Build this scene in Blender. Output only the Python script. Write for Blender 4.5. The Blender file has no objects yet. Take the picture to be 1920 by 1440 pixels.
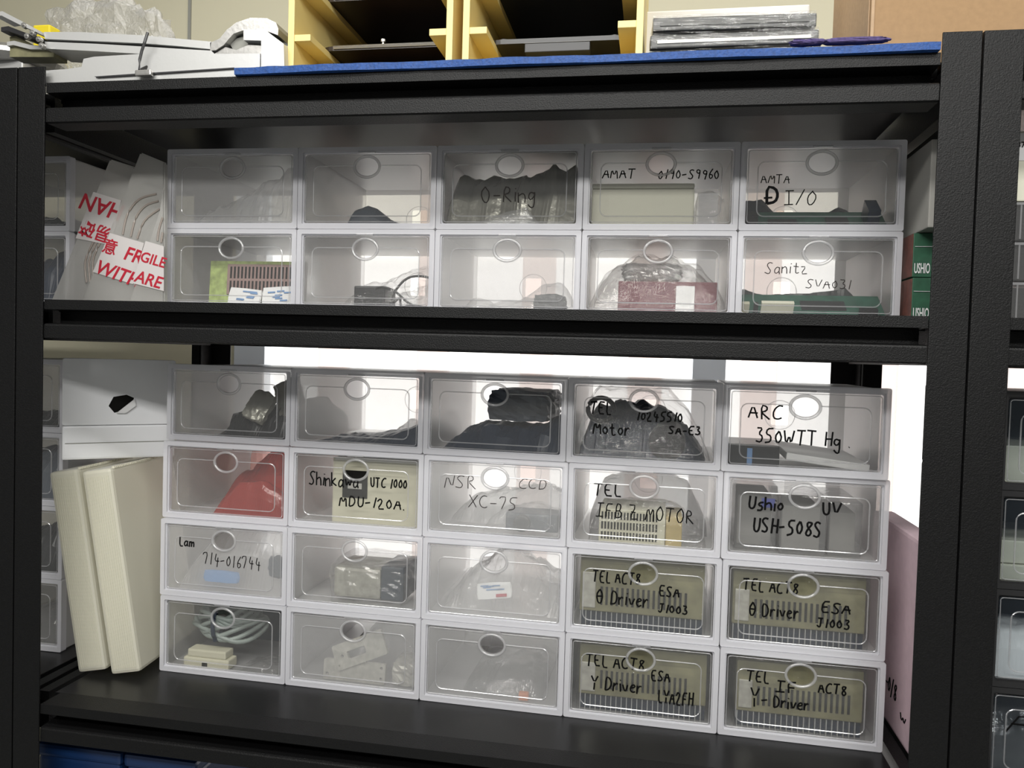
import bpy, bmesh, math, random
from mathutils import Vector, Matrix, noise

# ------------------------------------------------------------------ camera, world, lights, exposure
S = bpy.context.scene
COL = S.collection
EYE = Vector((0.9586, -1.1269, 0.5859))
R_ = Vector((0.98440, 0.17363, 0.02916)); U_ = Vector((-0.03513, 0.03139, 0.99889)); F_ = Vector((-0.17252, 0.98434, -0.03700))
YAW, PIT, ROL, FPX = -0.1741, -0.0343, 0.0296, 1499.2
F_ = Vector((math.sin(YAW)*math.cos(PIT), math.cos(YAW)*math.cos(PIT), math.sin(PIT)))
r0 = Vector((math.cos(YAW), -math.sin(YAW), 0)); u0 = r0.cross(F_)
R_ = r0*math.cos(ROL) + u0*math.sin(ROL); U_ = u0*math.cos(ROL) - r0*math.sin(ROL)
cd = bpy.data.cameras.new('camera'); cam = bpy.data.objects.new('camera', cd); COL.objects.link(cam)
cd.sensor_width = 36; cd.lens = 36*FPX/1920; cd.clip_start = 0.02
cam.matrix_world = Matrix(((R_.x, U_.x, -F_.x, EYE.x), (R_.y, U_.y, -F_.y, EYE.y), (R_.z, U_.z, -F_.z, EYE.z), (0, 0, 0, 1)))
S.camera = cam
w = bpy.data.worlds.new('world'); S.world = w; w.use_nodes = True
w.node_tree.nodes['Background'].inputs[0].default_value = (1.0, 0.99, 0.96, 1)
w.node_tree.nodes['Background'].inputs[1].default_value = 0.24
def area(name, loc, size, power, rot=(0, 0, 0), col=(1, 0.985, 0.95)):
    l = bpy.data.lights.new(name, 'AREA'); l.shape = 'RECTANGLE'; l.size, l.size_y = size; l.energy = power; l.color = col
    o = bpy.data.objects.new(name, l); COL.objects.link(o); o.location = loc; o.rotation_euler = rot; return o
area('ceiling_lamp', (0.9, -2.3, 1.76), (2.4, 0.3), 74, (0.5, 0, 0))
area('ceiling_lamp', (0.9, -1.1, 1.76), (2.4, 0.3), 50)
area('ceiling_lamp', (0.9, 0.25, 1.76), (2.4, 0.25), 8)
S.view_settings.view_transform = 'Standard'; S.view_settings.look = 'None'; S.view_settings.gamma = 1.0
S.view_settings.use_curve_mapping = False
S.view_settings.exposure = 0.0
S.cycles.transparent_max_bounces = 40; S.cycles.max_bounces = 8; S.cycles.transmission_bounces = 8; S.cycles.diffuse_bounces = 6
S.cycles.caustics_reflective = False; S.cycles.caustics_refractive = False
S.cycles.sample_clamp_indirect = 4.0
random.seed(4)

def at(px, py, Y):                       # the point at depth Y that the photograph shows at a pixel
    d = F_ + R_*((px-960)/FPX) - U_*((py-720)/FPX)
    return EYE + d*((Y-EYE.y)/d.y)

# ------------------------------------------------------------------ materials
def nt(name):
    m = bpy.data.materials.new(name); m.use_nodes = True; t = m.node_tree
    b = t.nodes['Principled BSDF']; return m, t, b
def N(t, typ, **kw):
    n = t.nodes.new(typ)
    for k, v in kw.items():
        if k in n.inputs: n.inputs[k].default_value = v
        else: setattr(n, k, v)
    return n
def mat(name, col, rough=0.5, metal=0.0, bump=0.0, scale=60, vary=0.0, spec=0.5, trans=0.0, emit=0):
    m, t, b = nt(name); c = (*col, 1)
    b.inputs['Base Color'].default_value = c; b.inputs['Roughness'].default_value = rough
    b.inputs['Metallic'].default_value = metal; b.inputs['Specular IOR Level'].default_value = spec
    if bump or vary:
        tc = N(t, 'ShaderNodeTexCoord'); nz = N(t, 'ShaderNodeTexNoise', Scale=scale, Detail=5.0)
        t.links.new(tc.outputs['Object'], nz.inputs['Vector'])
        if bump:
            bp = N(t, 'ShaderNodeBump', Strength=bump, Distance=0.002)
            t.links.new(nz.outputs[0], bp.inputs['Height']); t.links.new(bp.outputs[0], b.inputs['Normal'])
        if vary:
            cr = N(t, 'ShaderNodeValToRGB')
            cr.color_ramp.elements[0].position = 0.3; cr.color_ramp.elements[1].position = 0.7
            cr.color_ramp.elements[0].color = (*[x*(1-vary) for x in col], 1); cr.color_ramp.elements[1].color = (*[min(1, x*(1+vary)) for x in col], 1)
            t.links.new(nz.outputs[0], cr.inputs[0]); t.links.new(cr.outputs[0], b.inputs['Base Color'])
    if emit:
        b.inputs['Emission Color'].default_value = c; b.inputs['Emission Strength'].default_value = emit
    return m
def sheer(name, col, solid, gloss=0.08, rough=0.12, tint=(1, 1, 1), bump=0.0, scale=40, transl=0.5):
    """thin plastic: looks through (1 - solid), the rest scatters, with a fresnel gloss on top"""
    m, t, b = nt(name); t.nodes.remove(b); out = t.nodes['Material Output']
    tr = N(t, 'ShaderNodeBsdfTransparent', Color=(*tint, 1)); df = N(t, 'ShaderNodeBsdfDiffuse', Color=(*col, 1)); tl = N(t, 'ShaderNodeBsdfTranslucent', Color=(*col, 1))
    gl = N(t, 'ShaderNodeBsdfGlossy', Roughness=rough)
    a = N(t, 'ShaderNodeMixShader', Fac=transl); t.links.new(df.outputs[0], a.inputs[1]); t.links.new(tl.outputs[0], a.inputs[2])
    c = N(t, 'ShaderNodeMixShader', Fac=solid); t.links.new(tr.outputs[0], c.inputs[1]); t.links.new(a.outputs[0], c.inputs[2])
    lw = N(t, 'ShaderNodeLayerWeight', Blend=0.5); pw = N(t, 'ShaderNodeMath', operation='POWER'); pw.inputs[1].default_value = 4.0
    t.links.new(lw.outputs['Facing'], pw.inputs[0]); mu = N(t, 'ShaderNodeMath', operation='MULTIPLY_ADD')
    mu.inputs[1].default_value = 0.7; mu.inputs[2].default_value = gloss+.012; t.links.new(pw.outputs[0], mu.inputs[0]); mu.use_clamp = True
    d = N(t, 'ShaderNodeMixShader'); t.links.new(mu.outputs[0], d.inputs[0]); t.links.new(c.outputs[0], d.inputs[1]); t.links.new(gl.outputs[0], d.inputs[2])
    if bump:
        tc = N(t, 'ShaderNodeTexCoord'); nz = N(t, 'ShaderNodeTexNoise', Scale=scale, Detail=4.0, Distortion=1.2)
        t.links.new(tc.outputs['Object'], nz.inputs['Vector'])
        bp = N(t, 'ShaderNodeBump', Strength=bump, Distance=0.004)
        t.links.new(nz.outputs[0], bp.inputs['Height'])
        for n in (gl, df, tl, lw): t.links.new(bp.outputs[0], n.inputs['Normal'])
    t.links.new(d.outputs[0], out.inputs[0]); return m
M = {}
M['black'] = mat('black_powder_coat', (0.0032, 0.0032, 0.0034), 0.47, 0, 0.35, 560, 0.4, 0.25)
M['board'] = mat('black_laminate', (0.0055, 0.0055, 0.006), 0.30, 0, 0.03, 300, 0, 0.28)
M['wall'] = mat('cream_wall', (0.66, 0.625, 0.47), 0.9, 0, 0.05, 80)
M['seam'] = mat('grey_seam', (0.30, 0.30, 0.27), 0.7)
M['ceiling'] = mat('white_ceiling', (0.8, 0.8, 0.78), 0.9)
M['floor'] = mat('grey_floor', (0.3, 0.31, 0.3), 0.4, 0, 0, 30, 0.1)
M['winframe'] = mat('white_window_frame', (0.80, 0.86, 0.93), 0.4)
M['pane'] = mat('bright_window_pane', (1.0, 0.99, 0.965), 0.3, emit=1.8)
M['milky'] = sheer('milky_plastic', (0.94, 0.94, 0.945), 0.36, 0.01, 0.35)
M['frame'] = sheer('white_frame_plastic', (0.84, 0.84, 0.88), 0.66, 0.03, 0.3, transl=0.25)
M['door'] = sheer('clear_door_plastic', (0.9, 0.9, 0.9), 0.05, 0.02, 0.06, tint=(0.97, 0.97, 0.965))
M['haze'] = sheer('hazy_door_plastic', (0.9, 0.9, 0.9), 0.22, 0.02, 0.14, tint=(0.97, 0.97, 0.965))
M['smoke'] = sheer('smoky_door_plastic', (0.12, 0.15, 0.19), 0.10, 0.0, 0.08, tint=(0.86, 0.88, 0.89))
M['rib'] = sheer('clear_rib_plastic', (0.9, 0.9, 0.92), 0.30, 0.10, 0.15)
M['blackframe'] = mat('black_box_plastic', (0.016, 0.016, 0.017), 0.35)
M['ink'] = mat('black_marker_ink', (0.003, 0.003, 0.0032), 0.6, spec=0.1)
M['thinink'] = mat('faded_marker_ink', (0.025, 0.021, 0.02), 0.6, spec=0.1)
M['wrap'] = sheer('tight_wrap_film', (0.8, 0.8, 0.78), 0.025, 0.03, 0.08, bump=0.7, scale=60)
M['film'] = sheer('clear_bag_film', (0.8, 0.8, 0.78), 0.10, 0.06, 0.10, bump=0.5, scale=50)
M['whitefilm'] = sheer('white_bag_film', (0.88, 0.88, 0.87), 0.32, 0.06, 0.15, bump=0.5, scale=45)
M['greyfilm'] = sheer('grey_bag_film', (0.40, 0.40, 0.40), 0.40, 0.07, 0.14, bump=0.6, scale=45)
M['redfilm'] = sheer('red_bag_film', (0.62, 0.13, 0.11), 0.62, 0.04, 0.2, tint=(0.9, 0.4, 0.35), bump=0.4, scale=30)
M['pinkscatter'] = sheer('pink_scatter_tint', (0.80, 0.42, 0.38), 0.30, 0.03, 0.2, tint=(1, .78, .74), bump=0.3, scale=30)  # pink light scattered by the red bag, put into a tint
M['peachfilm'] = sheer('peach_bag_film', (0.80, 0.66, 0.55), 0.25, 0.06, 0.12, bump=0.5, scale=40)
M['silver'] = mat('silver_antistatic_film', (0.34, 0.335, 0.29), 0.25, 0.45, 0.6, 60)
M['darkbag'] = mat('dark_antistatic_bag', (0.03, 0.032, 0.034), 0.3, 0.0, 0.6, 60, spec=0.4)
M['navybag'] = mat('navy_antistatic_bag', (0.014, 0.024, 0.046), 0.34, 0.0, 0.5, 50, spec=0.3)
M['slate'] = mat('slate_antistatic_bag', (0.06, 0.072, 0.092), 0.4, 0.0, 0.4, 40)
M['beige'] = mat('beige_plastic', (0.56, 0.54, 0.42), 0.5)
M['cream'] = mat('cream_plastic', (0.66, 0.65, 0.53), 0.5)
M['olive'] = mat('olive_beige_metal', (0.19, 0.18, 0.10), 0.5, 0, 0.2, 50, 0.2)
M['slot'] = mat('dark_slot', (0.008, 0.008, 0.007), 0.8, spec=0.1)
M['fin'] = mat('bare_fin_metal', (0.55, 0.56, 0.55), 0.35, 0.5)
M['pcb'] = mat('green_circuit_board', (0.03, 0.10, 0.07), 0.45, 0, 0, 60, 0.3)
M['pcbyellow'] = mat('yellow_green_circuit_board', (0.34, 0.42, 0.14), 0.5, 0, 0, 90, 0.3)
M['chip'] = mat('black_chip', (0.02, 0.02, 0.022), 0.4)
M['white'] = mat('white_paper', (0.80, 0.80, 0.80), 0.6)
M['bluelabel'] = mat('blue_print', (0.16, 0.30, 0.55), 0.5)
M['redlabel'] = mat('red_print', (0.42, 0.012, 0.03), 0.5)
M['pinkprint'] = mat('pink_print', (0.75, 0.3, 0.35), 0.5)
M['maroon'] = mat('maroon_card', (0.15, 0.04, 0.052), 0.5)
M['cable'] = mat('grey_green_cable', (0.26, 0.30, 0.28), 0.45)
M['blackcable'] = mat('black_cable', (0.015, 0.015, 0.016), 0.4)
M['steel'] = mat('brushed_steel', (0.50, 0.49, 0.47), 0.32, 0.85, 0.1, 150)
M['alu'] = mat('machined_aluminium', (0.58, 0.58, 0.57), 0.38, 0.45, 0.06, 120)
M['zinc'] = mat('zinc_bracket', (0.48, 0.47, 0.42), 0.4, 0.4, 0.2, 90, 0.2)
M['orange'] = mat('orange_plastic', (0.62, 0.22, 0.10), 0.5)
M['rack'] = mat('yellow_rack_plastic', (0.80, 0.64, 0.26), 0.45, 0, 0.05, 100)
M['tray'] = mat('dark_brown_tray', (0.020, 0.013, 0.010), 0.35)
M['trayblack'] = mat('black_tray', (0.014, 0.014, 0.015), 0.35)
M['plate'] = mat('dark_grey_plate', (0.07, 0.07, 0.066), 0.4, 0.2, 0.3, 60, 0.2)
M['foam'] = mat('white_foam', (0.86, 0.86, 0.85), 0.8, 0, 0.1, 200)
M['envelope'] = mat('white_padded_plastic', (0.88, 0.89, 0.91), 0.32, 0, 0.35, 14)
M['card'] = mat('brown_cardboard', (0.34, 0.215, 0.11), 0.85, 0, 0.08, 120, 0.06)
M['cardpale'] = mat('pale_cardboard', (0.46, 0.32, 0.20), 0.85, 0, 0.08, 120, 0.06)
M['mat'] = mat('blue_mat', (0.012, 0.062, 0.24), 0.6, 0, 0.4, 250, 0.25)
M['purple'] = mat('purple_cloth', (0.075, 0.055, 0.16), 0.8, 0, 0.4, 250, 0.3)
M['bluebin'] = mat('dark_blue_bin', (0.006, 0.028, 0.10), 0.4)
M['filebox'] = sheer('cream_file_plastic', (0.82, 0.80, 0.68), 0.86, 0.02, 0.35, transl=0.35, bump=0.03, scale=20)
M['pink'] = mat('pink_foam', (0.74, 0.56, 0.62), 0.8, 0, 0.2, 60, 0.05)
M['greycard'] = mat('grey_card', (0.42, 0.41, 0.38), 0.7, 0, 0.05, 60)
M['green'] = mat('dark_green_card', (0.025, 0.10, 0.055), 0.5, 0, 0, 80, 0.2)
M['brownred'] = mat('dark_red_card', (0.16, 0.055, 0.04), 0.45, 0, 0, 90, 0.3)
M['coil'] = mat('copper_grey_tube', (0.30, 0.26, 0.23), 0.4)
M['tubebag'] = sheer('pale_sleeve_film', (0.74, 0.73, 0.70), 0.50, 0.03, 0.2, bump=0.25, scale=25)
M['tape'] = mat('white_tape', (0.56, 0.53, 0.52), 0.4)
M['glass'] = sheer('clear_tray_plastic', (0.8, 0.8, 0.8), 0.06, 0.10, 0.08)
M['bubble'] = sheer('bubble_wrap_film', (0.90, 0.89, 0.86), 0.36, 0.10, 0.15, bump=1.0, scale=110)
M['yellow'] = mat('yellow_cap', (0.9, 0.72, 0.03), 0.5)

# ------------------------------------------------------------------ mesh helpers
class MB:
    def __init__(s): s.bm = bmesh.new()
    def box(s, x0, x1, y0, y1, z0, z1, bev=0.0, mx=None):
        a = bmesh.new(); bmesh.ops.create_cube(a, size=1)
        for v in a.verts: v.co = Vector(((x0+x1)/2+v.co.x*(x1-x0), (y0+y1)/2+v.co.y*(y1-y0), (z0+z1)/2+v.co.z*(z1-z0)))
        if bev: bmesh.ops.bevel(a, geom=a.edges[:], offset=bev, segments=2, affect='EDGES', profile=0.6)
        return s.add(a, mx)
    def add(s, a, mx=None):
        if mx is not None: a.transform(mx)
        me = bpy.data.meshes.new('t'); a.to_mesh(me); a.free(); s.bm.from_mesh(me); bpy.data.meshes.remove(me); return s
    def tube(s, pts, r, n=8, closed=False, rz=None, up=None):
        pts = [Vector(p) for p in pts]; k = len(pts); rings = []
        for i, p in enumerate(pts):
            a = pts[(i-1) % k] if closed or i else p; b = pts[(i+1) % k] if closed or i < k-1 else p
            d = (b-a); d = d.normalized() if d.length > 1e-9 else Vector((1, 0, 0))
            u = Vector(up) if up else (Vector((0, 0, 1)) if abs(d.z) < 0.9 else Vector((1, 0, 0)))
            q = d.cross(u); q = q.normalized() if q.length > 1e-6 else Vector((0, 0, 1)).cross(d).normalized(); e = q.cross(d).normalized()
            rings.append([s.bm.verts.new(p+q*(r*math.cos(2*math.pi*j/n))+e*((rz or r)*math.sin(2*math.pi*j/n))) for j in range(n)])
        for i in range(k if closed else k-1):
            A, B = rings[i], rings[(i+1) % k]
            for j in range(n): s.bm.faces.new((A[j], A[(j+1) % n], B[(j+1) % n], B[j]))
        if not closed and n > 2: s.bm.faces.new(rings[0][::-1]); s.bm.faces.new(rings[-1])
        return s
    def plate(s, outer, holes, y0, y1, mx=None):
        """outline with holes in the local xz plane, extruded y0..y1"""
        a = bmesh.new(); loops = []
        for lp in [outer]+list(holes):
            vs = [a.verts.new((x, y0, z)) for x, z in lp]; loops.append(vs)
            for i in range(len(vs)): a.edges.new((vs[i], vs[(i+1) % len(vs)]))
        bmesh.ops.triangle_fill(a, edges=a.edges[:], use_beauty=True, use_dissolve=False)
        f0 = a.faces[:]; mp = {}
        for v in a.verts[:]: mp[v] = a.verts.new((v.co.x, y1, v.co.z))
        for f in f0: a.faces.new([mp[v] for v in reversed(f.verts)])
        for vs in loops:
            for i in range(len(vs)): 
                p, q = vs[i], vs[(i+1) % len(vs)]; a.faces.new((p, q, mp[q], mp[p]))
        bmesh.ops.recalc_face_normals(a, faces=a.faces[:])
        return s.add(a, mx)
    def lathe(s, prof, n=24, mx=None):
        a = bmesh.new(); rings = [[a.verts.new((r*math.cos(2*math.pi*j/n), r*math.sin(2*math.pi*j/n), z)) for j in range(n)] for r, z in prof]
        for A, B in zip(rings, rings[1:]):
            for j in range(n): a.faces.new((A[j], A[(j+1) % n], B[(j+1) % n], B[j]))
        a.faces.new(rings[0][::-1]); a.faces.new(rings[-1]); return s.add(a, mx)
    def heap(s, prof, y0, y1, z0, seed, amp=0.006, nx=34, ny=16, front=0.25):
        """crumpled bag with a given skyline: prof = [(x, height)], lying on z0"""
        a = bmesh.new(); xs0, xs1 = prof[0][0], prof[-1][0]; top = []; bot = []
        def h(x):
            for (xa, ha), (xb, hb) in zip(prof, prof[1:]):
                if xa <= x <= xb: return ha+(hb-ha)*((x-xa)/(xb-xa) if xb > xa else 0)
            return prof[-1][1]
        for i in range(nx+1):
            tr, br = [], []; x = xs0+(xs1-xs0)*i/nx
            for j in range(ny+1):
                t = j/ny; sh = math.sin(min(1, t/front)*math.pi/2)**0.6 if t < front else (1-0.55*((t-front)/(1-front))**2)
                edge = min(1, min(i, nx-i)/2.0+0.15) * (0.0 if j in (0, ny) else 1)
                y = y0+(y1-y0)*t
                q = Vector((x*28+seed*7.3, y*28, seed*3.1))
                d = (noise.turbulence(q, 3, True)-0.45)*amp*2.0
                z = max(0.0006, h(x)*sh*(0.6+0.4*edge)+d*edge)
                dx = noise.noise(q*1.7)*amp*0.6*edge; dy = noise.noise(q*1.3+Vector((9, 9, 9)))*amp*edge
                tr.append(a.verts.new((x+dx, y+dy, z0+z))); br.append(a.verts.new((x, y, z0)))
            top.append(tr); bot.append(br)
        for i in range(nx):
            for j in range(ny):
                a.faces.new((top[i][j], top[i+1][j], top[i+1][j+1], top[i][j+1])); a.faces.new((bot[i][j+1], bot[i+1][j+1], bot[i+1][j], bot[i][j]))
        for j in range(ny):
            a.faces.new((top[0][j+1], bot[0][j+1], bot[0][j], top[0][j])); a.faces.new((top[nx][j], bot[nx][j], bot[nx][j+1], top[nx][j+1]))
        for i in range(nx):
            a.faces.new((top[i][0], bot[i][0], bot[i+1][0], top[i+1][0])); a.faces.new((top[i+1][ny], bot[i+1][ny], bot[i][ny], top[i][ny]))
        return s.add(a)
    def lump(s, c, d, seed, amp=0.004, n=9, sq=0.6, mx=None, zmin=None):
        """crumpled pillow or wrapped block of size d centred at c"""
        a = bmesh.new(); bmesh.ops.create_cube(a, size=2)
        bmesh.ops.subdivide_edges(a, edges=a.edges[:], cuts=n, use_grid_fill=True)
        for v in a.verts:
            p = v.co.copy(); q = p.normalized()*1.0; k = p*sq+q*(1-sq)
            nz = noise.noise(p*2.6+Vector((seed*5.1, 0, 0)))+0.5*noise.noise(p*6+Vector((0, seed*3.3, 0)))
            k += p.normalized()*nz*amp/(sum(d)/6)
            v.co = Vector((c[0]+k.x*d[0]/2, c[1]+k.y*d[1]/2, c[2]+k.z*d[2]/2))
            if zmin is not None: v.co.z = max(v.co.z, zmin)
        return s.add(a, mx)
    def done(s, name, m, parent=None, o=(0, 0, 0), smooth=False):
        for v in s.bm.verts: v.co -= Vector(o)
        me = bpy.data.meshes.new(name); s.bm.to_mesh(me); s.bm.free()
        if smooth:
            me.shade_smooth()
        me.materials.append(m); ob = bpy.data.objects.new(name, me); COL.objects.link(ob)
        if parent: ob.parent = parent
        return ob
def tag(o, label, cat, group=None):
    o['label'] = label; o['category'] = cat
    if group: o['group'] = group
    return o
def thing(name, label, cat, loc=(0, 0, 0), group=None, mx=None):
    o = bpy.data.objects.new(name, None); COL.objects.link(o); o.empty_display_size = 0.02
    o.matrix_world = mx if mx is not None else Matrix.Translation(loc); return tag(o, label, cat, group)
def struct(o): o['kind'] = 'structure'; return o
def oval(cx, cz, rx, rz, n=28): return [(cx+rx*math.cos(2*math.pi*i/n), cz+rz*math.sin(2*math.pi*i/n)) for i in range(n)]
def rrect(x0, x1, z0, z1, r, n=5):
    out = []
    for cx, cz, a in ((x1-r, z1-r, 0), (x0+r, z1-r, 90), (x0+r, z0+r, 180), (x1-r, z0+r, 270)):
        out += [(cx+r*math.cos(math.radians(a+90*i/n)), cz+r*math.sin(math.radians(a+90*i/n))) for i in range(n+1)]
    return out
RX = Matrix.Rotation(math.pi/2, 4, 'X'); RZ90 = Matrix.Rotation(math.pi/2, 4, 'Z')
def T(x, y, z): return Matrix.Translation((x, y, z))
def Rz(d): return Matrix.Rotation(math.radians(d), 4, 'Z')
def Ry(d): return Matrix.Rotation(math.radians(d), 4, 'Y')
def Rx(d): return Matrix.Rotation(math.radians(d), 4, 'X')

# ------------------------------------------------------------------ handwriting
GL = {'A': "0 0,4 10,8 0;1 4,8 4", 'B': "1 0,1 10,5 10,6 8,5 5,1 5;5 5,8 3,6 0,1 0", 'C': "8 9,4 10,0 6,1 1,5 0,8 1", 'D': "1 0,1 10,6 9,8 5,6 1,1 0",
 'E': "8 10,1 10,1 0,8 0;1 5,6 5", 'F': "8 10,1 10,1 0;1 5,6 5", 'G': "8 8,4 10,0 5,4 0,8 2,8 5,5 5", 'H': "1 0,1 10;7 0,7 10;1 5,7 5", 'I': "1 10,8 10;4 10,4 0;0 0,8 0",
 'J': "2 10,9 10;6 10,6 2,4 0,1 2", 'L': "1 10,1 0,7 0", 'M': "0 0,2 10,5 3,8 10,9 0", 'N': "0 0,1 10,7 0,8 10", 'O': "4 10,0 6,2 0,6 0,8 6,4 10", 'R': "1 0,1 10,6 9,6 6,1 5,8 0",
 'S': "8 9,4 10,1 8,4 5,7 3,5 0,0 1", 'T': "0 10,9 10;5 10,4 0", 'U': "1 10,1 2,4 0,7 2,7 10", 'V': "0 10,4 0,8 10", 'W': "0 10,2 0,5 7,7 0,10 10", 'X': "0 10,8 0;8 10,0 0",
 'Y': "0 10,4 5,8 10;4 5,4 0", 'Z': "0 10,8 10,0 0,9 0;2 5,7 5", 'Q': "4 10,0 6,2 0,6 0,8 6,4 10;1 5,7 5", 'a': "6 5,3 6,0 3,2 0,6 2,6 6;6 2,7 0", 'c': "6 5,3 6,0 3,3 0,6 1",
 'e': "0 3,6 4,4 6,1 5,0 2,3 0,6 1", 'g': "6 5,2 6,0 3,3 1,6 4;6 6,6 -3,3 -4,0 -2", 'h': "0 10,0 0;0 4,4 6,6 4,6 0", 'i': "1 6,1 0;1 8,1.4 8.5", 'k': "0 10,0 0;5 6,0 3,6 0", 'm': "0 0,0 6;0 4,3 6,4 4,4 0;4 4,7 6,8 4,8 0",
 'n': "0 0,0 6;0 4,4 6,6 4,6 0", 'o': "3 6,0 3,3 0,6 3,3 6", 'r': "0 0,0 6;0 3,3 6,5 5", 's': "6 6,2 6,1 4,5 3,5 0,0 0", 't': "3 9,3 1,5 0,7 1;0 6,6 6", 'v': "0 6,3 0,6 6", 'w': "0 6,2 0,4 5,6 0,8 6", 'z': "0 6,6 6,0 0,7 0",
 '0': "4 9,0 5,3 0,7 4,4 9", '1': "4 10,2 0", '2': "0 7,3 10,6 7,0 0,8 0", '3': "1 10,7 10,3 6,7 4,5 0,0 1", '4': "3 10,1 4,8 4;6 7,5 -1", '5': "8 10,2 10,1 6,6 5,6 1,0 0", '6': "6 10,1 5,2 0,6 1,6 4,1 4", '7': "0 8,1 10,7 10,3 0",
 '8': "6 9,2 9,2 6,7 3,5 0,1 1,2 4,7 8,6 9", '9': "7 8,3 10,1 7,5 5,7 9,5 0", '-': "0 4,6 4.5", '/': "0 -1,6 11", '.': "1 0,1.6 0.6", '_': "0 4,9 5"}
def writing(runs, fx, yf, m, parent, wd=0.0016, name='handwriting'):
    """runs of (text, x0, x1, z baseline, cap height); fx maps (x, z) on the surface to a local point"""
    b = MB()
    for txt, x0, x1, z, hh, *rest in runs:
        wdt = rest[0] if rest else wd; slope = rest[1] if len(rest) > 1 else 0
        adv = []; cx = 0
        for ch in txt:
            if ch == ' ': cx += 6; adv.append(None); continue
            g = [[tuple(map(float, p.split())) for p in st.split(',')] for st in GL[ch].split(';')]
            mxw = max(p[0] for st in g for p in st); adv.append((cx, g)); cx += mxw+2.6
        sx = (x1-x0)/max(cx-2.6, 1)
        for a in adv:
            if not a: continue
            jz = random.uniform(-.5, .5); js = random.uniform(-.06, .14)
            for st in a[1]:
                pts = [(a[0]+px+js*pz+random.uniform(-.3, .3), pz+jz+random.uniform(-.3, .3)) for px, pz in st]
                if len(pts) > 2:
                    q = [pts[0]]
                    for p1, p2 in zip(pts, pts[1:]): q += [(p1[0]*.75+p2[0]*.25, p1[1]*.75+p2[1]*.25), (p1[0]*.25+p2[0]*.75, p1[1]*.25+p2[1]*.75)]
                    pts = q+[pts[-1]]
                P = [fx(x0+px*sx, z+pz*hh/10+slope*(px*sx)) for px, pz in pts]
                b.tube(P, wdt/2, 6, rz=0.0002 if yf else None, up=yf)
    return b.done(name, m, parent)

# ------------------------------------------------------------------ room shell
Z0 = -0.9; WY = 0.80
o = MB().box(-3, 4.2, -3.6, WY+0.1, Z0-0.05, Z0).done('floor', M['floor']); struct(o)
o = MB().box(-3, 4.2, -3.6, WY+0.1, 1.8, 1.85).done('ceiling', M['ceiling']); struct(o)
wl, wr, wb, wt = -0.115, 2.6, -0.45, 1.12
o = MB().plate([(-3, Z0), (4.2, Z0), (4.2, 1.8), (-3, 1.8)], [[(wl, wb), (wr, wb), (wr, wt), (wl, wt)]], WY, WY+0.1).done('wall_back', M['wall']); struct(o)
win = MB().plate([(wl, wb), (wr, wb), (wr, wt), (wl, wt)], [[(wl+.085, wb+.06), (1.05, wb+.06), (1.05, wt-.06), (wl+.085, wt-.06)], [(1.125, wb+.06), (wr-.08, wb+.06), (wr-.08, wt-.06), (1.125, wt-.06)]], WY-.005, WY+.05).done('window_1', M['winframe']); struct(win)
MB().box(wl+.02, wr-.02, WY+.03, WY+.036, wb+.02, wt-.02).done('pane', M['pane'], win)
b = MB()
for k in range(9): b.box(0.12+k*0.26, 0.20+k*0.26, WY-.012, WY+.002, wb+.06, wt-.06)
b.done('slat', sheer('pale_pink_blind', (0.80, 0.74, 0.72), 0.10, 0.0, 0.4, tint=(0.86, 0.79, 0.77)), win)
MB().box(wl+.09, wr-.085, WY+.008, WY+.011, .83, wt-.062).done('added_blind', sheer('cream_added_blind', (0.80, 0.79, 0.74), 0.75, 0.0, 0.5), win)  # unseen blind, added to dim the window behind the upper boxes
o = MB().box(-0.262, -0.254, WY-.004, WY+.01, wt+.1, 1.8).done('trim_1', M['seam']); struct(o)

# ------------------------------------------------------------------ shelving units
PW = 0.05; DEP = 0.528; LEV = (0.996, 0.655, 0.0, -0.72)
BEAM = [(0, 0), (0, -.0155), (.036, -.0165), (.036, -.036), (.004, -.0378), (.001, -.0392), (0, -.0415), (0, -.061), (.003, -.063), (.045, -.063), (.045, 0)]
def beam(b, p, q, flip, deep=1):
    """profile swept from p to q (both at shelf level); flip = inward normal"""
    p, q, flip = Vector(p), Vector(q), Vector(flip); a = bmesh.new()
    A = [a.verts.new(p+flip*(y if deep else min(y, .02 if y > .04 else .012))+Vector((0, 0, z))) for y, z in BEAM]; B = [a.verts.new(q+flip*(y if deep else min(y, .02 if y > .04 else .012))+Vector((0, 0, z))) for y, z in BEAM]
    for i in range(len(A)): a.faces.new((A[i], A[(i+1) % len(A)], B[(i+1) % len(A)], B[i]))
    a.faces.new(A[::-1]); a.faces.new(B); bmesh.ops.recalc_face_normals(a, faces=a.faces[:]); b.add(a)
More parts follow.
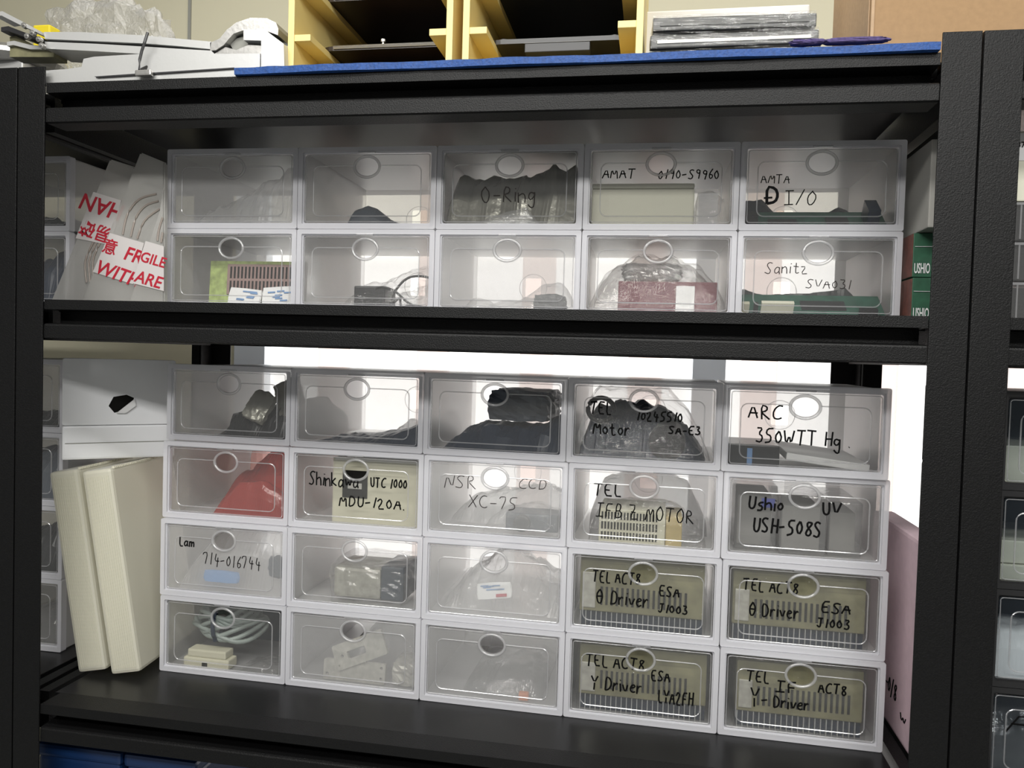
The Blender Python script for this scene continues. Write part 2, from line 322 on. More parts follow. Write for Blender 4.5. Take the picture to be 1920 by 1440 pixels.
def shelving(x0, x1, label):
    r = thing('shelving_unit', label, 'shelving unit', (x0, 0, Z0), 'black shelving units along the wall'); O = (x0, 0, Z0)
    for px in (x0-PW, x1):
        for y in (-.001, DEP):
            xa, xb = px+.0012, px+PW-.0012; yo = y if y < .1 else y+PW-.003; b = MB(); b.box(xa, xb, yo, yo+.003, Z0, 1.021, 0.001)
            b.box(*((xa, xa+.003) if px < x0 else (xb-.003, xb)), y+.0032 if y < .1 else y, y+PW-(0 if y < .1 else .0032), Z0, 1.021, 0.0005); b.done('post', M['black'], r, O)
    for z in LEV:
        for y, f in ((0.002, 1), (DEP+PW-.004, -1)):
            b = MB(); beam(b, (x0-.001, y, z), (x1+.001, y, z), (0, f, 0)); b.done('beam', M['black'], r, O)
        for x, f in ((x0-.0445, 1), (x1+.0445, -1)):
            b = MB(); beam(b, (x, PW-.001, z-.001), (x, DEP+.001, z-.001), (f, 0, 0), 0); b.done('side_rail', M['black'], r, O)
        MB().box(x0-.012, x1+.012, .0475, DEP+.02, z-.018, z-.0005, 0.001).done('shelf_board', M['board'], r, O)
    return r
shelving(0, 1.3105, 'black steel shelving unit in the middle holding thirty clear storage boxes')
shelving(-1.41, -0.1, 'black steel shelving unit at the edge beside the leaning cream file boxes')
shelving(1.4105, 2.72, 'black steel shelving unit at the edge holding the black-framed drawers')

# ------------------------------------------------------------------ storage boxes
W, H, D = 0.245, 0.1388, 0.33
def make_box(dark=False):
    fm, bmat = (M['blackframe'],)*2 if dark else (M['frame'], M['milky'])
    rt = bpy.data.objects.new('storage_box', None); COL.objects.link(rt); rt.empty_display_size = 0.02
    g = 0.0006; e = 0.0085
    b = MB().plate(rrect(g, W-g, .0002, H-g, .003, 3), [rrect(e, W-e, e, H-e, .002, 3)], 0, .014)
    b.plate(rrect(e-.001, W-e+.001, e-.001, H-e+.001, .003, 3), [rrect(e+.0022, W-e-.0022, e+.0022, H-e-.0022, .003, 3)], .004, .012)
    fr = b.done('frame', fm, rt)
    i0, i1, t = .0035, W-.0035, .0014; hole = lambda c: rrect(c-.016, c+.016, .052, .092, .003, 3)
    b = MB()
    b.box(i0, i1, .0142, D, .0025, .0025+t); b.box(i0, i1, .0142, D, H-.003-t, H-.003)
    b.plate([(i0, .004), (i1, .004), (i1, H-.0046), (i0, H-.0046)], [hole(W*.5)], D-t, D)
    for x in (i0, i1-t):
        b.plate([(.0145, .004), (D-t, .004), (D-t, H-.0046), (.0145, H-.0046)], [], 0, t, T(x+t, 0, 0) @ RZ90)
    cy = .072
    b.tube([(W*.5+.028*math.cos(a*math.pi/14), D-t-.001, cy+.028*math.sin(a*math.pi/14)) for a in range(28)], .001, 5, True)
    bo = b.done('body', bmat, rt)
    hx, hz = W/2, H-.0335; d0, d1 = .0036, .0056
    door = MB().plate(rrect(e+.003, W-e-.003, e+.003, H-e-.003, .004, 4), [oval(hx, hz, .0195, .0150)], d0, d1).done('door', M['smoke'] if dark else M['door'], rt)
    b = MB(); y = d0-.0004
    top = hz+.002
    path = [(hx-.0225, top)]
    rr = rrect(.0275, W-.0275, .0225, top, .011, 5)           # starts on the +x side at the top
    loop = rr; k = [p for p in loop]
    b.tube([(hx+.0235, y, top)]+[(x, y, z) for x, z in [k[5-i] for i in range(6)]][0:6]+[(x, y, z) for x, z in [k[23-i] for i in range(6)]]+[(x, y, z) for x, z in [k[17-i] for i in range(6)]]+[(x, y, z) for x, z in [k[11-i] for i in range(6)]]+[(hx-.0235, y, top)], .0011, 6)
    b.tube([(x, y, z) for x, z in rrect(e+.0045, W-e-.0045, e+.0045, H-e-.0045, .004, 3)], .0008, 5, True)
    b.done('rib', M['rib'], door)
    MB().tube([(x, d0-.0006, z) for x, z in oval(hx, hz, .0222, .0176, 32)], .0024, 8, True, up=(0, 1, 0)).done('finger_ring', M['rib'], door, smooth=True)
    MB().box(hx-.015, hx+.015, -.0012, .003, H-.0105, H-.0078, .0006).done('latch', M['rib'], door)
    return rt
def kids(o): return [c for c in COL.objects if c.parent is o]
def dup(o, parent=None):
    c = o.copy(); COL.objects.link(c); c.parent = parent
    for ch in kids(o): dup(ch, c)
    return c
PROTO = make_box(); used = [False]
DPROTO = make_box(True); dused = [False]
BOXES = {}
def put_box(key, x, y, z, yaw, label, group, runs=None, dark=False, haze=False, ink='ink', wd=.0026):
    if dark: rt = DPROTO if not dused[0] else dup(DPROTO); dused[0] = True
    else: rt = PROTO if not used[0] else dup(PROTO); used[0] = True
    # writing is added after all copies are made
    mx = T(x, y, z) @ Matrix.Rotation(yaw, 4, 'Z'); rt.matrix_world = mx
    tag(rt, label, 'storage box', group); BOXES[key] = (mx, rt, runs, ink, wd, haze)
    return rt
LROW = {1: (.0888, .1961, -.0367), 2: (.0936, .1797, -.017), 3: (.0968, .1707, -.011), 4: (.0979, .171, -.0148)}
UX0, UY0, UYAW, UZB = .1022, .166, .0134, .6556
ORD = ['', 'first', 'second', 'third', 'fourth', 'fifth']
UD = {11: 'pale crumpled film only', 12: 'a small slate bag', 13: 'a big silver bag, marked as O-rings', 14: 'a cream case, long number written across', 15: 'a dark board, short bold marker words',
      21: 'a yellow-green board and sachets', 22: 'a black power adapter', 23: 'a little connector bundle', 24: 'a maroon carton in peach film', 25: 'a green board with cream connectors'}
LD = {11: 'a heap of grey foil bags', 12: 'a flat dark bag along the bottom', 13: 'a navy bag heap', 14: 'a black motor, words over the top', 15: 'a small dark case, lamp wattage written',
      21: 'a red translucent bag', 22: 'a beige unit with dark window', 23: 'a small camera in film', 24: 'a vented beige unit in a grey bag', 25: 'three upright lamp packs',
      31: 'white film with a blue label', 32: 'a bubble-wrapped block with dark end', 33: 'white bags around a printed sachet', 34: 'a finned driver between the vented unit and another driver', 35: 'a finned driver under the lamp packs',
      41: 'a grey cable coil', 42: 'metal brackets', 43: 'a faint flat bag, foggiest door', 44: 'a finned driver with three-line note, bottom', 45: 'a finned driver, lowest corner at the pink foam'}
URUN = {13: [('O-Ring', .31, .675, .33, .19)], 14: [('AMAT', .122, .333, .60, .11), ('0190-S9960', .483, .87, .585, .11)],
        15: [('AMTA', .133, .306, .535, .10, .0015), ('D', .163, .245, .294, .19, .0045), ('-', .15, .20, .33, .1, .003), ('I/O', .28, .47, .30, .15, .0018)],
        25: [('Sanitz', .178, .436, .52, .13, .0014), ('SVA031', .432, .706, .36, .10, .0013)]}
LRUN = {14: [('TEL', .147, .29, .586, .14), ('10245510', .455, .75, .53, .11), ('Motor', .175, .41, .34, .15), ('SA-E3', .664, .864, .39, .09)],
        15: [('ARC', .16, .36, .61, .16), ('350WTT Hg .', .21, .77, .335, .16)],
        22: [('Shinkawa', .147, .52, .535, .17), ('UTC 1000', .61, .877, .56, .12), ('MDU-120A.', .38, .86, .30, .13)],
        23: [('NSR', .148, .365, .61, .16, .0014), ('CCD', .664, .85, .66, .12, .0013), ('XC-75', .32, .655, .39, .15, .0014)],
        24: [('TEL', .167, .35, .63, .14), ('IFB Z MOTOR', .19, .82, .39, .16, .002, -.02)],
        25: [('Ushio', .157, .375, .575, .15, .0032), ('UV', .61, .715, .57, .14, .0032), ('USH-508S', .195, .605, .32, .17, .0032)],
        31: [('Lam', .143, .26, .65, .12), ('714-016744', .34, .79, .44, .15, .0017, -.02)],
        34: [('TEL ACT8', .17, .48, .62, .135), ('Q Driver', .20, .535, .37, .16), ('ESA', .607, .735, .515, .12), ('J1003', .60, .79, .32, .10)],
        35: [('TEL ACT8', .133, .467, .66, .13), ('Q Driver', .175, .476, .38, .15), ('ESA', .61, .785, .48, .12), ('J1003', .587, .784, .31, .10)],
        44: [('TEL ACT8', .14, .52, .63, .14), ('ESA', .57, .69, .53, .12), ('Y Driver', .18, .51, .36, .16), ('LYA2FH', .62, .84, .28, .15)],
        45: [('TEL', .17, .31, .63, .13), ('IF', .35, .48, .55, .12), ('ACT8', .61, .775, .585, .11), ('Y-', .20, .30, .34, .22), ('Driver', .34, .555, .37, .14)]}
HAZY = {('U', 11), ('U', 23), ('L', 31), ('L', 33), ('L', 43), ('L', 23), ('L', 42)}
for r in (1, 2):
    for c in range(1, 6):
        k = r*10+c
        put_box(('U', k), UX0+(c-1)*W*math.cos(UYAW), UY0+(c-1)*W*math.sin(UYAW), UZB+(2-r)*H, UYAW,
                f"clear storage box holding {UD[k]}, {'top' if r == 1 else 'second'} row, upper shelf", 'clear storage boxes on the upper shelf', URUN.get(k), haze=('U', k) in HAZY, ink='thinink' if k in (13, 25) else 'ink', wd=.0019)
for r in (1, 2, 3, 4):
    x0, y0, yaw = LROW[r]
    for c in range(1, 6):
        k = r*10+c
        put_box(('L', k), x0+(c-1)*W*math.cos(yaw), y0+(c-1)*W*math.sin(yaw), (4-r)*H, yaw,
                f"clear storage box holding {LD[k]}, lower shelf", 'clear storage boxes on the lower shelf', LRUN.get(k), haze=('L', k) in HAZY, ink='thinink' if k == 23 else 'ink')
ND = ['upper of two behind the leaning sleeves', 'lower of two behind the leaning sleeves']
for i in range(2): put_box(('NU', i), -.117-W, .2, UZB+(1-i)*.1388, 0, f'clear storage box of the next shelving unit, {ND[i]}', 'clear storage boxes of the next unit')
ND = ['topmost, by the padded carton', 'second from the top', 'third, hidden by a file box', 'lowest, by a file box']
for i in range(4): put_box(('NL', i), -.126-W, .2, (3-i)*H+.0005, 0, f'clear storage box of the next shelving unit, {ND[i]}', 'clear storage boxes of the next unit')
ND = ['uppermost of four at the edge', 'second from top, cream block inside', 'third from top, white sheet inside', 'lowest of four, marker letter on the door']
for i in range(4): put_box(('NR', i), 1.437, .085, .004+(3-i)*H, 0, f'black-framed drawer box, {ND[i]}', 'black-framed drawers of the far unit', [('A', .12, .25, .55, .22)] if i == 3 else None, dark=True)
for key, (mx, rt, runs, ink, wd, haze) in BOXES.items():
    dr = [c for c in rt.children if c.name.startswith('door')][0]
    if haze:
        dr.material_slots[0].link = 'OBJECT'; dr.material_slots[0].material = M['haze']
    if runs:
        for t, a, b, z, hh, *rest in runs: writing([(t, a*W, b*W, z*H, hh*H, *(rest or [wd]))], lambda x, z: Vector((x, .0034, z)), (0, 1, 0), M[ink], dr, wd)

# ------------------------------------------------------------------ what is in the boxes
FL = .0042                                                   # height of a box's inner floor
def inside(key, name, label, cat, o=(W/2, .15, FL)):
    mx = BOXES[key][0] @ T(*o); r = thing(name, label, cat, mx=mx); r['o'] = 0; del r['o']; return r, Vector(o)
def single(key, b, name, m, label, cat, o=(W/2, .15, FL), smooth=False, group=None):
    ob = b.done(name, m, None, o, smooth); ob.matrix_world = BOXES[key][0] @ T(*o); return tag(ob, label, cat, group)
def prof(*p): return [(.006+u*(W-.012), v*H) for u, v in p]
def bag(key, p, m, label, y0=.03, y1=.25, seed=1, amp=.006, name='antistatic_bag', cat='bag', z0=FL, front=.25):
    return single(key, MB().heap(prof(*p), y0, y1, z0, seed, amp, front=front), name, M[m], label, cat)
def patch(b, u0, u1, v0, v1, y, th=.0008): return b.box(u0*W, u1*W, y-th, y, v0*H, v1*H)
def sachet(key, u0, u1, v0, v1, y, label, red=False, tilt=0):
    o = ((u0+u1)/2*W, y, FL); r, o = inside(key, 'desiccant_sachet', label, 'sachet', o)
    w_, h_ = (u1-u0)*W, (v1-v0)*H; mz = T(0, 0, v0*H-FL+.002) @ Rx(-14) @ Ry(tilt)
    MB().lump((0, 0, h_/2), (w_, .006, h_), u0*9, .001, 5, .8, mz).done('pouch', M['white'], r)
    b = MB(); rnd = random.Random(int(u0*1000))
    for i in range(7):
        x, z = rnd.uniform(-.38, .2)*w_, rnd.uniform(.15, .8)*h_; b.box(x, x+w_*.22, -.0045, -.0035, z, z+h_*.07, mx=mz)
    b.done('printing', M['bluelabel'], r)
    if red: MB().box(w_*.05, w_*.35, -.005, -.004, h_*.12, h_*.3, mx=mz).done('printing', M['redlabel'], r)
bag(('U', 11), ((.02, .3), (.3, .5), (.6, .7), (.75, .9), (.97, .86)), 'whitefilm', 'crumpled clear film lying in the first upper box', .06, .28, 3, .01, 'crumpled_film', 'film')
bag(('U', 12), ((.26, .2), (.31, .3), (.40, .36), (.48, .32), (.58, .18), (.72, .1), (.80, .04)), 'slate', 'small slate bag curled at the bottom of its box', .05, .15, 5, .002)
bag(('U', 13), ((.01, .70), (.3, .72), (.6, .78), (.98, .85)), 'silver', 'large silver bag of O-rings filling its box', .035, .27, 7, .012)
bag(('U', 13), ((.2, .04), (.4, .16), (.62, .26), (.7, .10), (.75, .02)), 'whitefilm', 'pale folded film corner in front of the silver bag', .012, .03, 8, .002, 'film_corner', 'film')
r, o = inside(('U', 14), 'instrument_case', 'cream instrument case under the long written number', 'case', (.1, .12, FL))
MB().box(.012, .178, .03, .22, FL, .072, .003).done('case', M['cream'], r, o); MB().box(.012, .178, .03, .22, .0728, .081, .003).done('lid', M['cream'], r, o)
bag(('U', 14), ((.76, .5), (.85, .52), (.97, .45)), 'film', 'clear film pushed beside the cream instrument case', .04, .2, 9, .004, 'crumpled_film', 'film')
def board(key, name, label, m, u0, u1, v0, v1, y, conn, chips, lean=0, lying=False):
    o = ((u0+u1)/2*W, y, FL); r, o = inside(key, name, label, 'circuit board', o); w_, h_ = (u1-u0)*W, (v1-v0)*H
    mz = T(0, 0, v0*H-FL+.004) @ (Rx(-78) if lying else Rx(-lean)); MB().box(-w_/2, w_/2, 0, .0018, 0, h_, mx=mz).done('board', M[m], r)
    for x, z, a, c, d, mm in conn: MB().box(-w_/2+x*w_, -w_/2+(x+a)*w_, -d, 0, z*h_, (z+c)*h_, .0006, mz).done('connector', M[mm], r)
    for x, z, a, c in chips: MB().box(-w_/2+x*w_, -w_/2+(x+a)*w_, -.003, 0, z*h_, (z+c)*h_, 0, mz).done('chip', M['chip'], r)
    return r, mz, w_, h_
board(('U', 15), 'circuit_board', 'dark circuit board under the bold marker words', 'pcb', .03, .96, .03, .5, .04, [(.02, .1, .1, .3, .02, 'chip'), (.85, .1, .08, .6, .03, 'navybag')], [(.2, .2, .2, .3), (.6, .3, .15, .3)], 55)
bag(('U', 15), ((.03, .3), (.07, .46), (.19, .5), (.3, .30), (.45, .2), (.6, .28), (.74, .42), (.84, .30), (.95, .25)), 'slate', 'slate bag standing behind the dark circuit board', .105, .28, 11, .003, front=.12)
r, mz, w_, h_ = board(('U', 21), 'circuit_board', 'yellow-green slotted circuit board standing behind two sachets', 'pcbyellow', .2, .97, .07, .62, .06, [], [], 4)
b = MB()
for row in (0, 1):
    for i in range(20): b.box(-w_/2+w_*(.22+i*.038), -w_/2+w_*(.238+i*.038), -.004, 0, h_*(.58-row*.34), h_*(.86-row*.34), 0, mz)
b.done('slot', M['slot'], r)
MB().box(-w_/2+w_*.19, w_/2, -.0035, -.0005, h_*.2, h_*.92, 0, mz).done('connector', mat('dull_pink_connector', (.30, .2, .18), .5), r)
sachet(('U', 21), .40, .66, .03, .27, .035, 'white desiccant sachet before the slotted board, farther from the edge', tilt=5)
sachet(('U', 21), .68, .93, .03, .30, .033, 'white desiccant sachet before the slotted board, nearest the box corner', tilt=-4)
r, o = inside(('U', 22), 'power_adapter', 'black power adapter block with cables in film', 'adapter', (.12, .06, FL))
MB().box(.092, .148, .035, .10, FL, .046, .003).done('block', M['chip'], r, o)
def curve(ps, k=6):
    ps = [Vector(q) for q in ps]; out = []
    for i in range(len(ps)-1):
        p0, p1, p2, p3 = ps[max(i-1, 0)], ps[i], ps[i+1], ps[min(i+2, len(ps)-1)]
        for j in range(k):
            t = j/k; out.append(.5*((2*p1)+(p2-p0)*t+(2*p0-5*p1+4*p2-p3)*t*t+(3*p1-p0-3*p2+p3)*t**3))
    return out+[ps[-1]]
for ps in ([(.152, .05, .010), (.165, .045, .040), (.185, .05, .062), (.21, .06, .066), (.232, .08, .060)], [(.12, .04, .033), (.14, .035, .044), (.165, .035, .038), (.19, .04, .018), (.215, .045, .010), (.233, .05, .018)],
           [(.152, .06, .014), (.17, .05, .026), (.18, .03, .012), (.19, .025, .007), (.21, .03, .012), (.232, .04, .008)], [(.16, .08, .008), (.185, .07, .016), (.20, .06, .007), (.22, .06, .014), (.234, .08, .012)]):
    MB().tube(curve(ps), .0021, 7).done('cable', M['blackcable'], r, o, True)
def wrapped(r, o, y0, y1, seed, *p): MB().heap(prof(*p), y0, y1, FL, seed, .006).done('film_wrap', M['wrap'], r, o)
wrapped(r, o, .015, .15, 71, (.30, .10), (.42, .3), (.6, .38), (.75, .5), (.9, .56), (.98, .5))
bag(('U', 22), ((.32, .08), (.45, .22), (.6, .33), (.75, .45), (.9, .52), (.98, .55)), 'film', 'clear film bag behind the power adapter', .155, .29, 13, .006, 'film_bag')
r, o = inside(('U', 23), 'connector_bundle', 'grey connector bundle in film at a box corner', 'connector', (.19, .07, FL))
MB().lump((.19, .06, .02), (.055, .05, .036), 3, .004, zmin=FL+.0003).done('connector', M['darkbag'], r, o)
for k in range(3): MB().tube([(.165+.026*math.cos(a)+.024, .05+.012*k, .024+.012*math.sin(a)) for a in [i*.35 for i in range(18)]], .0022, 6).done('cable', M['cable'], r, o)
bag(('U', 23), ((.08, .14), (.15, .25), (.3, .16), (.5, .2), (.7, .42), (.82, .44), (.93, .3)), 'film', 'low clear film bag behind the connector bundle', .10, .25, 15, .004, 'film_bag')
r, o = inside(('U', 24), 'carton', 'maroon carton with white label before peach film', 'carton', (.14, .08, FL))
MB().box(.06, .222, .05, .15, FL, .062, .002).done('carton', M['maroon'], r, o); MB().box(.155, .185, .0485, .05, .012, .055).done('label', M['white'], r, o)
MB().lump((.115, .075, .078), (.10, .06, .030), 5, .005).done('padding', M['greyfilm'], r, o); wrapped(r, o, .018, .158, 72, (.03, .2), (.15, .5), (.35, .74), (.6, .7), (.8, .6), (.97, .3))
bag(('U', 24), ((.03, .40), (.2, .7), (.35, .84), (.6, .82), (.8, .68), (.96, .45)), 'peachfilm', 'peach film bag heaped behind the maroon carton', .16, .30, 17, .008, 'film_bag')
board(('U', 25), 'circuit_board', 'green circuit board lying flat with cream connectors', 'pcb', .03, .96, .04, .50, .035, [(.16, .0, .22, .12, .022, 'cream'), (.03, .0, .05, .12, .02, 'beige'), (.82, .0, .12, .12, .012, 'chip'), (.11, 0, .03, .1, .02, 'chip')], [(.45, .25, .3, .4)], 55)
bag(('U', 25), ((.03, .44), (.1, .40), (.25, .34), (.5, .36), (.7, .40), (.83, .44), (.9, .32), (.96, .2)), 'darkbag', 'dark bag behind the flat green circuit board', .14, .28, 19, .003, front=.06)
# lower shelf
bag(('L', 11), ((.25, .05), (.32, .25), (.45, .36), (.6, .40), (.75, .45), (.88, .40), (.97, .7)), 'darkbag', 'crumpled dark foil bags lying in the first lower box', .05, .28, 21, .016)
for i, (u, v, rot, s_) in enumerate(((.62, .45, 20, .05), (.80, .58, -28, .06))):
    o = (u*W, .06+.03*i, FL); single(('L', 11), MB().lump((0, 0, 0), (s_*.9, .018, s_*1.2), 4+i, .004, 7, .7, T(o[0], o[1], v*H) @ Ry(rot) @ Rx(-25)), 'antistatic_bag', M['silver'], ('upright grey foil bag on the crumpled heap', 'tilted grey foil bag on the crumpled heap, nearer the box wall')[i], 'bag', o)
bag(('L', 12), ((.1, .03), (.35, .06), (.6, .13), (.8, .22), (.97, .38)), 'navybag', 'flat navy bag sloping along the bottom of its box', .02, .25, 25, .004)
bag(('L', 12), ((.38, .05), (.5, .20), (.65, .22), (.8, .28), (.95, .4)), 'greyfilm', 'grey film bag lying behind the flat navy bag', .255, .31, 26, .006)
bag(('L', 13), ((.08, .05), (.22, .26), (.40, .36), (.6, .34), (.8, .36), (.98, .5)), 'navybag', 'wide navy bag filling the bottom of its box', .02, .28, 27, .008)
o = (.15, .12, FL); single(('L', 13), MB().lump((.152, .13, .085), (.11, .16, .056), 6, .008, 9, .75, None, .058), 'antistatic_bag', M['slate'], 'folded slate bag on the wide navy bag', 'bag', o)
r, o = inside(('L', 14), 'motor', 'black motor with cable in a dark bag', 'motor', (.12, .1, FL))
MB().heap(prof((.04, .30), (.12, .58), (.3, .66), (.5, .66), (.68, .58), (.8, .35), (.93, .06)), .05, .27, FL, 31, .010).done('bag', M['navybag'], r, o)
MB().lathe([(.012, 0), (.03, .002), (.03, .07), (.02, .075), (.02, .085), (.006, .087)], 20, T(.16, .045, .034) @ Rx(-80) @ Rz(10)).done('housing', M['chip'], r, o)
MB().tube([(.05+.022*math.cos(a), .05, .085+.02*math.sin(a)) for a in [i*.3 for i in range(20)]], .004, 8).done('cable', M['blackcable'], r, o, True); wrapped(r, o, .016, .28, 73, (.02, .5), (.15, .85), (.4, .84), (.65, .86), (.8, .6), (.96, .1))
r, o = inside(('L', 15), 'lamp_case', 'small dark case under the written wattage', 'case', (.06, .08, FL))
MB().box(.012, .092, .04, .16, FL, .040, .002).done('case', M['darkbag'], r, o); MB().box(.042, .050, .0385, .04, .006, .034).done('label', M['bluelabel'], r, o)
o = (.16, .1, FL); single(('L', 15), MB().box(.10, .225, .04, .25, FL, FL+.012, .002, T(.16, .15, 0) @ Ry(6) @ T(-.16, -.15, .008)), 'paper_wad', M['white'], 'white folded paper beside the small dark case', 'paper', o)
bag(('L', 21), ((.22, .22), (.3, .42), (.45, .52), (.6, .80), (.8, .92), (.98, .9)), 'redfilm', 'red translucent bag filling its box', .085, .29, 35, .008)
bag(('L', 21), ((.35, .05), (.55, .45), (.75, .50), (.96, .25)), 'redfilm', 'folded red bag in front of the larger red bag', .015, .07, 36, .004)
bag(('L', 21), ((.01, .86), (.3, .88), (.6, .9), (.985, .92)), 'pinkscatter', 'pale pink film at the back of the box with the red bag', .293, .318, 76, .002, 'scatter_sheet', 'film')  # sheet added to carry the pink light scatter through the whole box
r, o = inside(('L', 22), 'control_unit', 'beige control unit with a dark square window', 'control unit', (.15, .1, FL))
MB().box(.068, .23, .03, .22, FL, .122, .004).done('case', M['beige'], r, o); MB().box(.088, .134, .0285, .031, .052, .1).done('window', M['slot'], r, o)
MB().box(.098, .124, .0278, .0286, .068, .078).done('label', M['greycard'], r, o); MB().box(.075, .228, .024, .03, .118, .1235, .001).done('rail', M['steel'], r, o)
r, o = inside(('L', 23), 'camera', 'small grey camera before white film', 'camera', (.18, .07, FL))
MB().box(.135, .225, .04, .10, .012, .042, .003).done('housing', M['slate'], r, o); MB().lathe([(.014, 0), (.014, .012), (.011, .013)], 18, T(.165, .04, .027) @ Rx(90)).done('lens', M['chip'], r, o); wrapped(r, o, .02, .11, 74, (.4, .12), (.55, .36), (.8, .44), (.97, .3))
bag(('L', 23), ((.05, .1), (.2, .3), (.5, .42), (.75, .52), (.96, .36)), 'whitefilm', 'white film bag heaped behind the small camera', .115, .29, 38, .008, 'film_bag')
r, o = inside(('L', 24), 'motor_drive', 'vented beige motor drive in a grey bag', 'motor drive', (.12, .08, FL))
MB().box(.05, .158, .03, .13, FL, .062, .002).done('case', M['beige'], r, o)
b = MB()
for row in range(3):
    for i in range(18): b.box(.054+i*.0052, .0568+i*.0052, .0288, .031, .012+row*.0165, .024+row*.0165)
b.done('vent', M['slot'], r, o); MB().box(.1585, .185, .035, .12, FL, .055, .002).done('terminal_block', mat('ochre_plastic', (.42, .33, .14), .5), r, o); wrapped(r, o, .02, .133, 75, (.12, .2), (.22, .5), (.5, .56), (.75, .5), (.93, .15))
bag(('L', 24), ((.08, .3), (.18, .60), (.35, .78), (.65, .78), (.82, .62), (.96, .2)), 'greyfilm', 'grey film bag behind the vented motor drive', .135, .29, 40, .006, 'film_bag')
for i, (u0, u1, v1, y) in enumerate(((.10, .37, .80, .06), (.38, .67, .72, .045), (.69, .90, .66, .055))):
    r, o = inside(('L', 25), 'lamp_pack', ('grey lamp pack with blue label, first of three upright', 'plain grey lamp pack standing in the middle of three', 'narrow grey lamp pack, last of three upright')[i], 'lamp pack', ((u0+u1)/2*W, y, FL))
    MB().box(u0*W, u1*W, y, y+.16, FL, v1*H, .003).done('sleeve', M['greyfilm'], r, o); MB().box(u0*W+.006, u1*W-.006, y+.02, y+.14, FL+.004, v1*H-.02, .002).done('insert', M['greycard'], r, o)
    if i == 0: MB().box(u1*W-.025, u1*W-.004, y-.001, y, .075, .09).done('label', mat('violet_blue_print', (.07, .09, .38), .5), r, o)
bag(('L', 31), ((.05, .3), (.2, .6), (.4, .82), (.7, .86), (.95, .7)), 'whitefilm', 'white film bag filling the box with the short word', .03, .27, 42, .006, 'film_bag')
o = (.12, .02, FL); single(('L', 31), MB().lump((.11, .02, .036), (.07, .008, .022), 2, .0015, 5, .7), 'printed_sachet', M['bluelabel'], 'small blue printed sachet before white film', 'sachet', o)
o = (.22, .02, FL); single(('L', 31), MB().lump((.218, .02, .062), (.034, .008, .040), 4, .003, 6, .5), 'antistatic_bag', M['slate'], 'slate bag corner showing beside the white film', 'bag', o)
r, o = inside(('L', 32), 'wrapped_block', 'beige block with a dark end in bubble wrap', 'block', (.13, .09, FL))
MB().box(.07, .158, .04, .13, .012, .066, .006).done('block', M['zinc'], r, o); MB().box(.158, .2, .04, .13, .012, .072, .003).done('cap', M['slate'], r, o)
MB().lump((.135, .085, .040), (.142, .13, .078), 8, .005, 9, .75, zmin=FL+.0003).done('bubble_wrap', M['film'], r, o)
bag(('L', 33), ((.08, .12), (.2, .34), (.32, .5), (.5, .80), (.65, .62), (.8, .36), (.97, .30)), 'whitefilm', 'white film bags heaped around a printed sachet', .05, .27, 44, .012, 'film_bag')
sachet(('L', 33), .37, .62, .24, .44, .028, 'printed sachet with blue and red marks on white bags', True, -8)
def driver(key, label, u0=.09, u1=.92, v1=.84, seed=1):
    r, o = inside(key, 'servo_driver', label, 'driver', ((u0+u1)/2*W, .1, FL)); x0, x1, z1 = u0*W, u1*W, v1*H; zf = .030
    MB().box(x0, x1, .028, .235, zf, z1, .002).done('case', M['olive'], r, o)
    b = MB(); xs = x0+(x1-x0)*.17; n = 17
    for i in range(n): b.box(xs+i*.0085, xs+i*.0085+.0038, .0268, .029, zf+.012, zf+.042)
    b.done('vent', M['slot'], r, o)
    b = MB(); b.box(x0+.001, x1-.001, .034, .232, FL, zf)
    b.done('heat_sink', M['navybag'], r, o)
    b = MB(); n = int((x1-x0)/.0085)
    for i in range(n): b.box(x0+.002+i*.0085, x0+.0032+i*.0085, .0275, .0345, FL, zf-.0005)
    b.done('fin', M['fin'], r, o)
    MB().box(x0+(x1-x0)*.02, x0+(x1-x0)*.13, .0262, .0285, zf+.006, z1-.03, .001).done('connector', M['zinc'], r, o)
    MB().lump(((x0+x1)/2, .130, (FL+z1)/2+.0035), (x1-x0+.012, .228, z1-FL+.007), seed, .002, 9, .93, zmin=FL+.0003).done('film_wrap', M['wrap'], r, o)
driver(('L', 34), 'olive finned servo driver wrapped in film under the vented drive', .08, .9, .9, 3)
driver(('L', 35), 'olive finned servo driver wrapped in film under the lamp packs', .08, .9, .84, 5)
driver(('L', 44), 'olive finned servo driver wrapped in film, beside the flat faint bag', .09, .93, .82, 7)
driver(('L', 45), 'olive finned servo driver wrapped in film, in the lowest corner box', .12, .9, .8, 9)
r, o = inside(('L', 41), 'cable_coil', 'grey coiled cable bound with a dark tie', 'cable', (.12, .1, FL))
for k in range(9):
    a0 = k*.7; MB().tube([(.092+(.066-.003*k)*math.cos(a)+.004*math.sin(3*a+k), .085+.05*math.sin(a), .076+.0045*k-.03+.012*math.sin(a*2+k)+.014) for a in [a0+i*math.pi/16 for i in range(32)]], .0044, 8, True).done('cable', M['cable'], r, o, True)
MB().tube([(.085+.001*i, .036+.012*math.cos(i*.6), .076+.026*math.sin(i*.6)) for i in range(11)], .004, 8, True).done('tie', M['navybag'], r, o)
r, o = inside(('L', 41), 'cable_connector', 'beige cable connector lying before the coiled cable', 'connector', (.08, .045, FL))
MB().box(.035, .125, .02, .05, FL, .022, .003).done('housing', M['beige'], r, o); MB().box(.042, .118, .022, .05, .022, .036, .003).done('hood', M['beige'], r, o); MB().box(.073, .083, .0185, .0202, .006, .014).done('latch', M['slot'], r, o)
bag(('L', 41), ((.05, .4), (.3, .7), (.7, .82), (.97, .9)), 'navybag', 'navy bag lying behind the coiled cable', .18, .30, 47, .006)
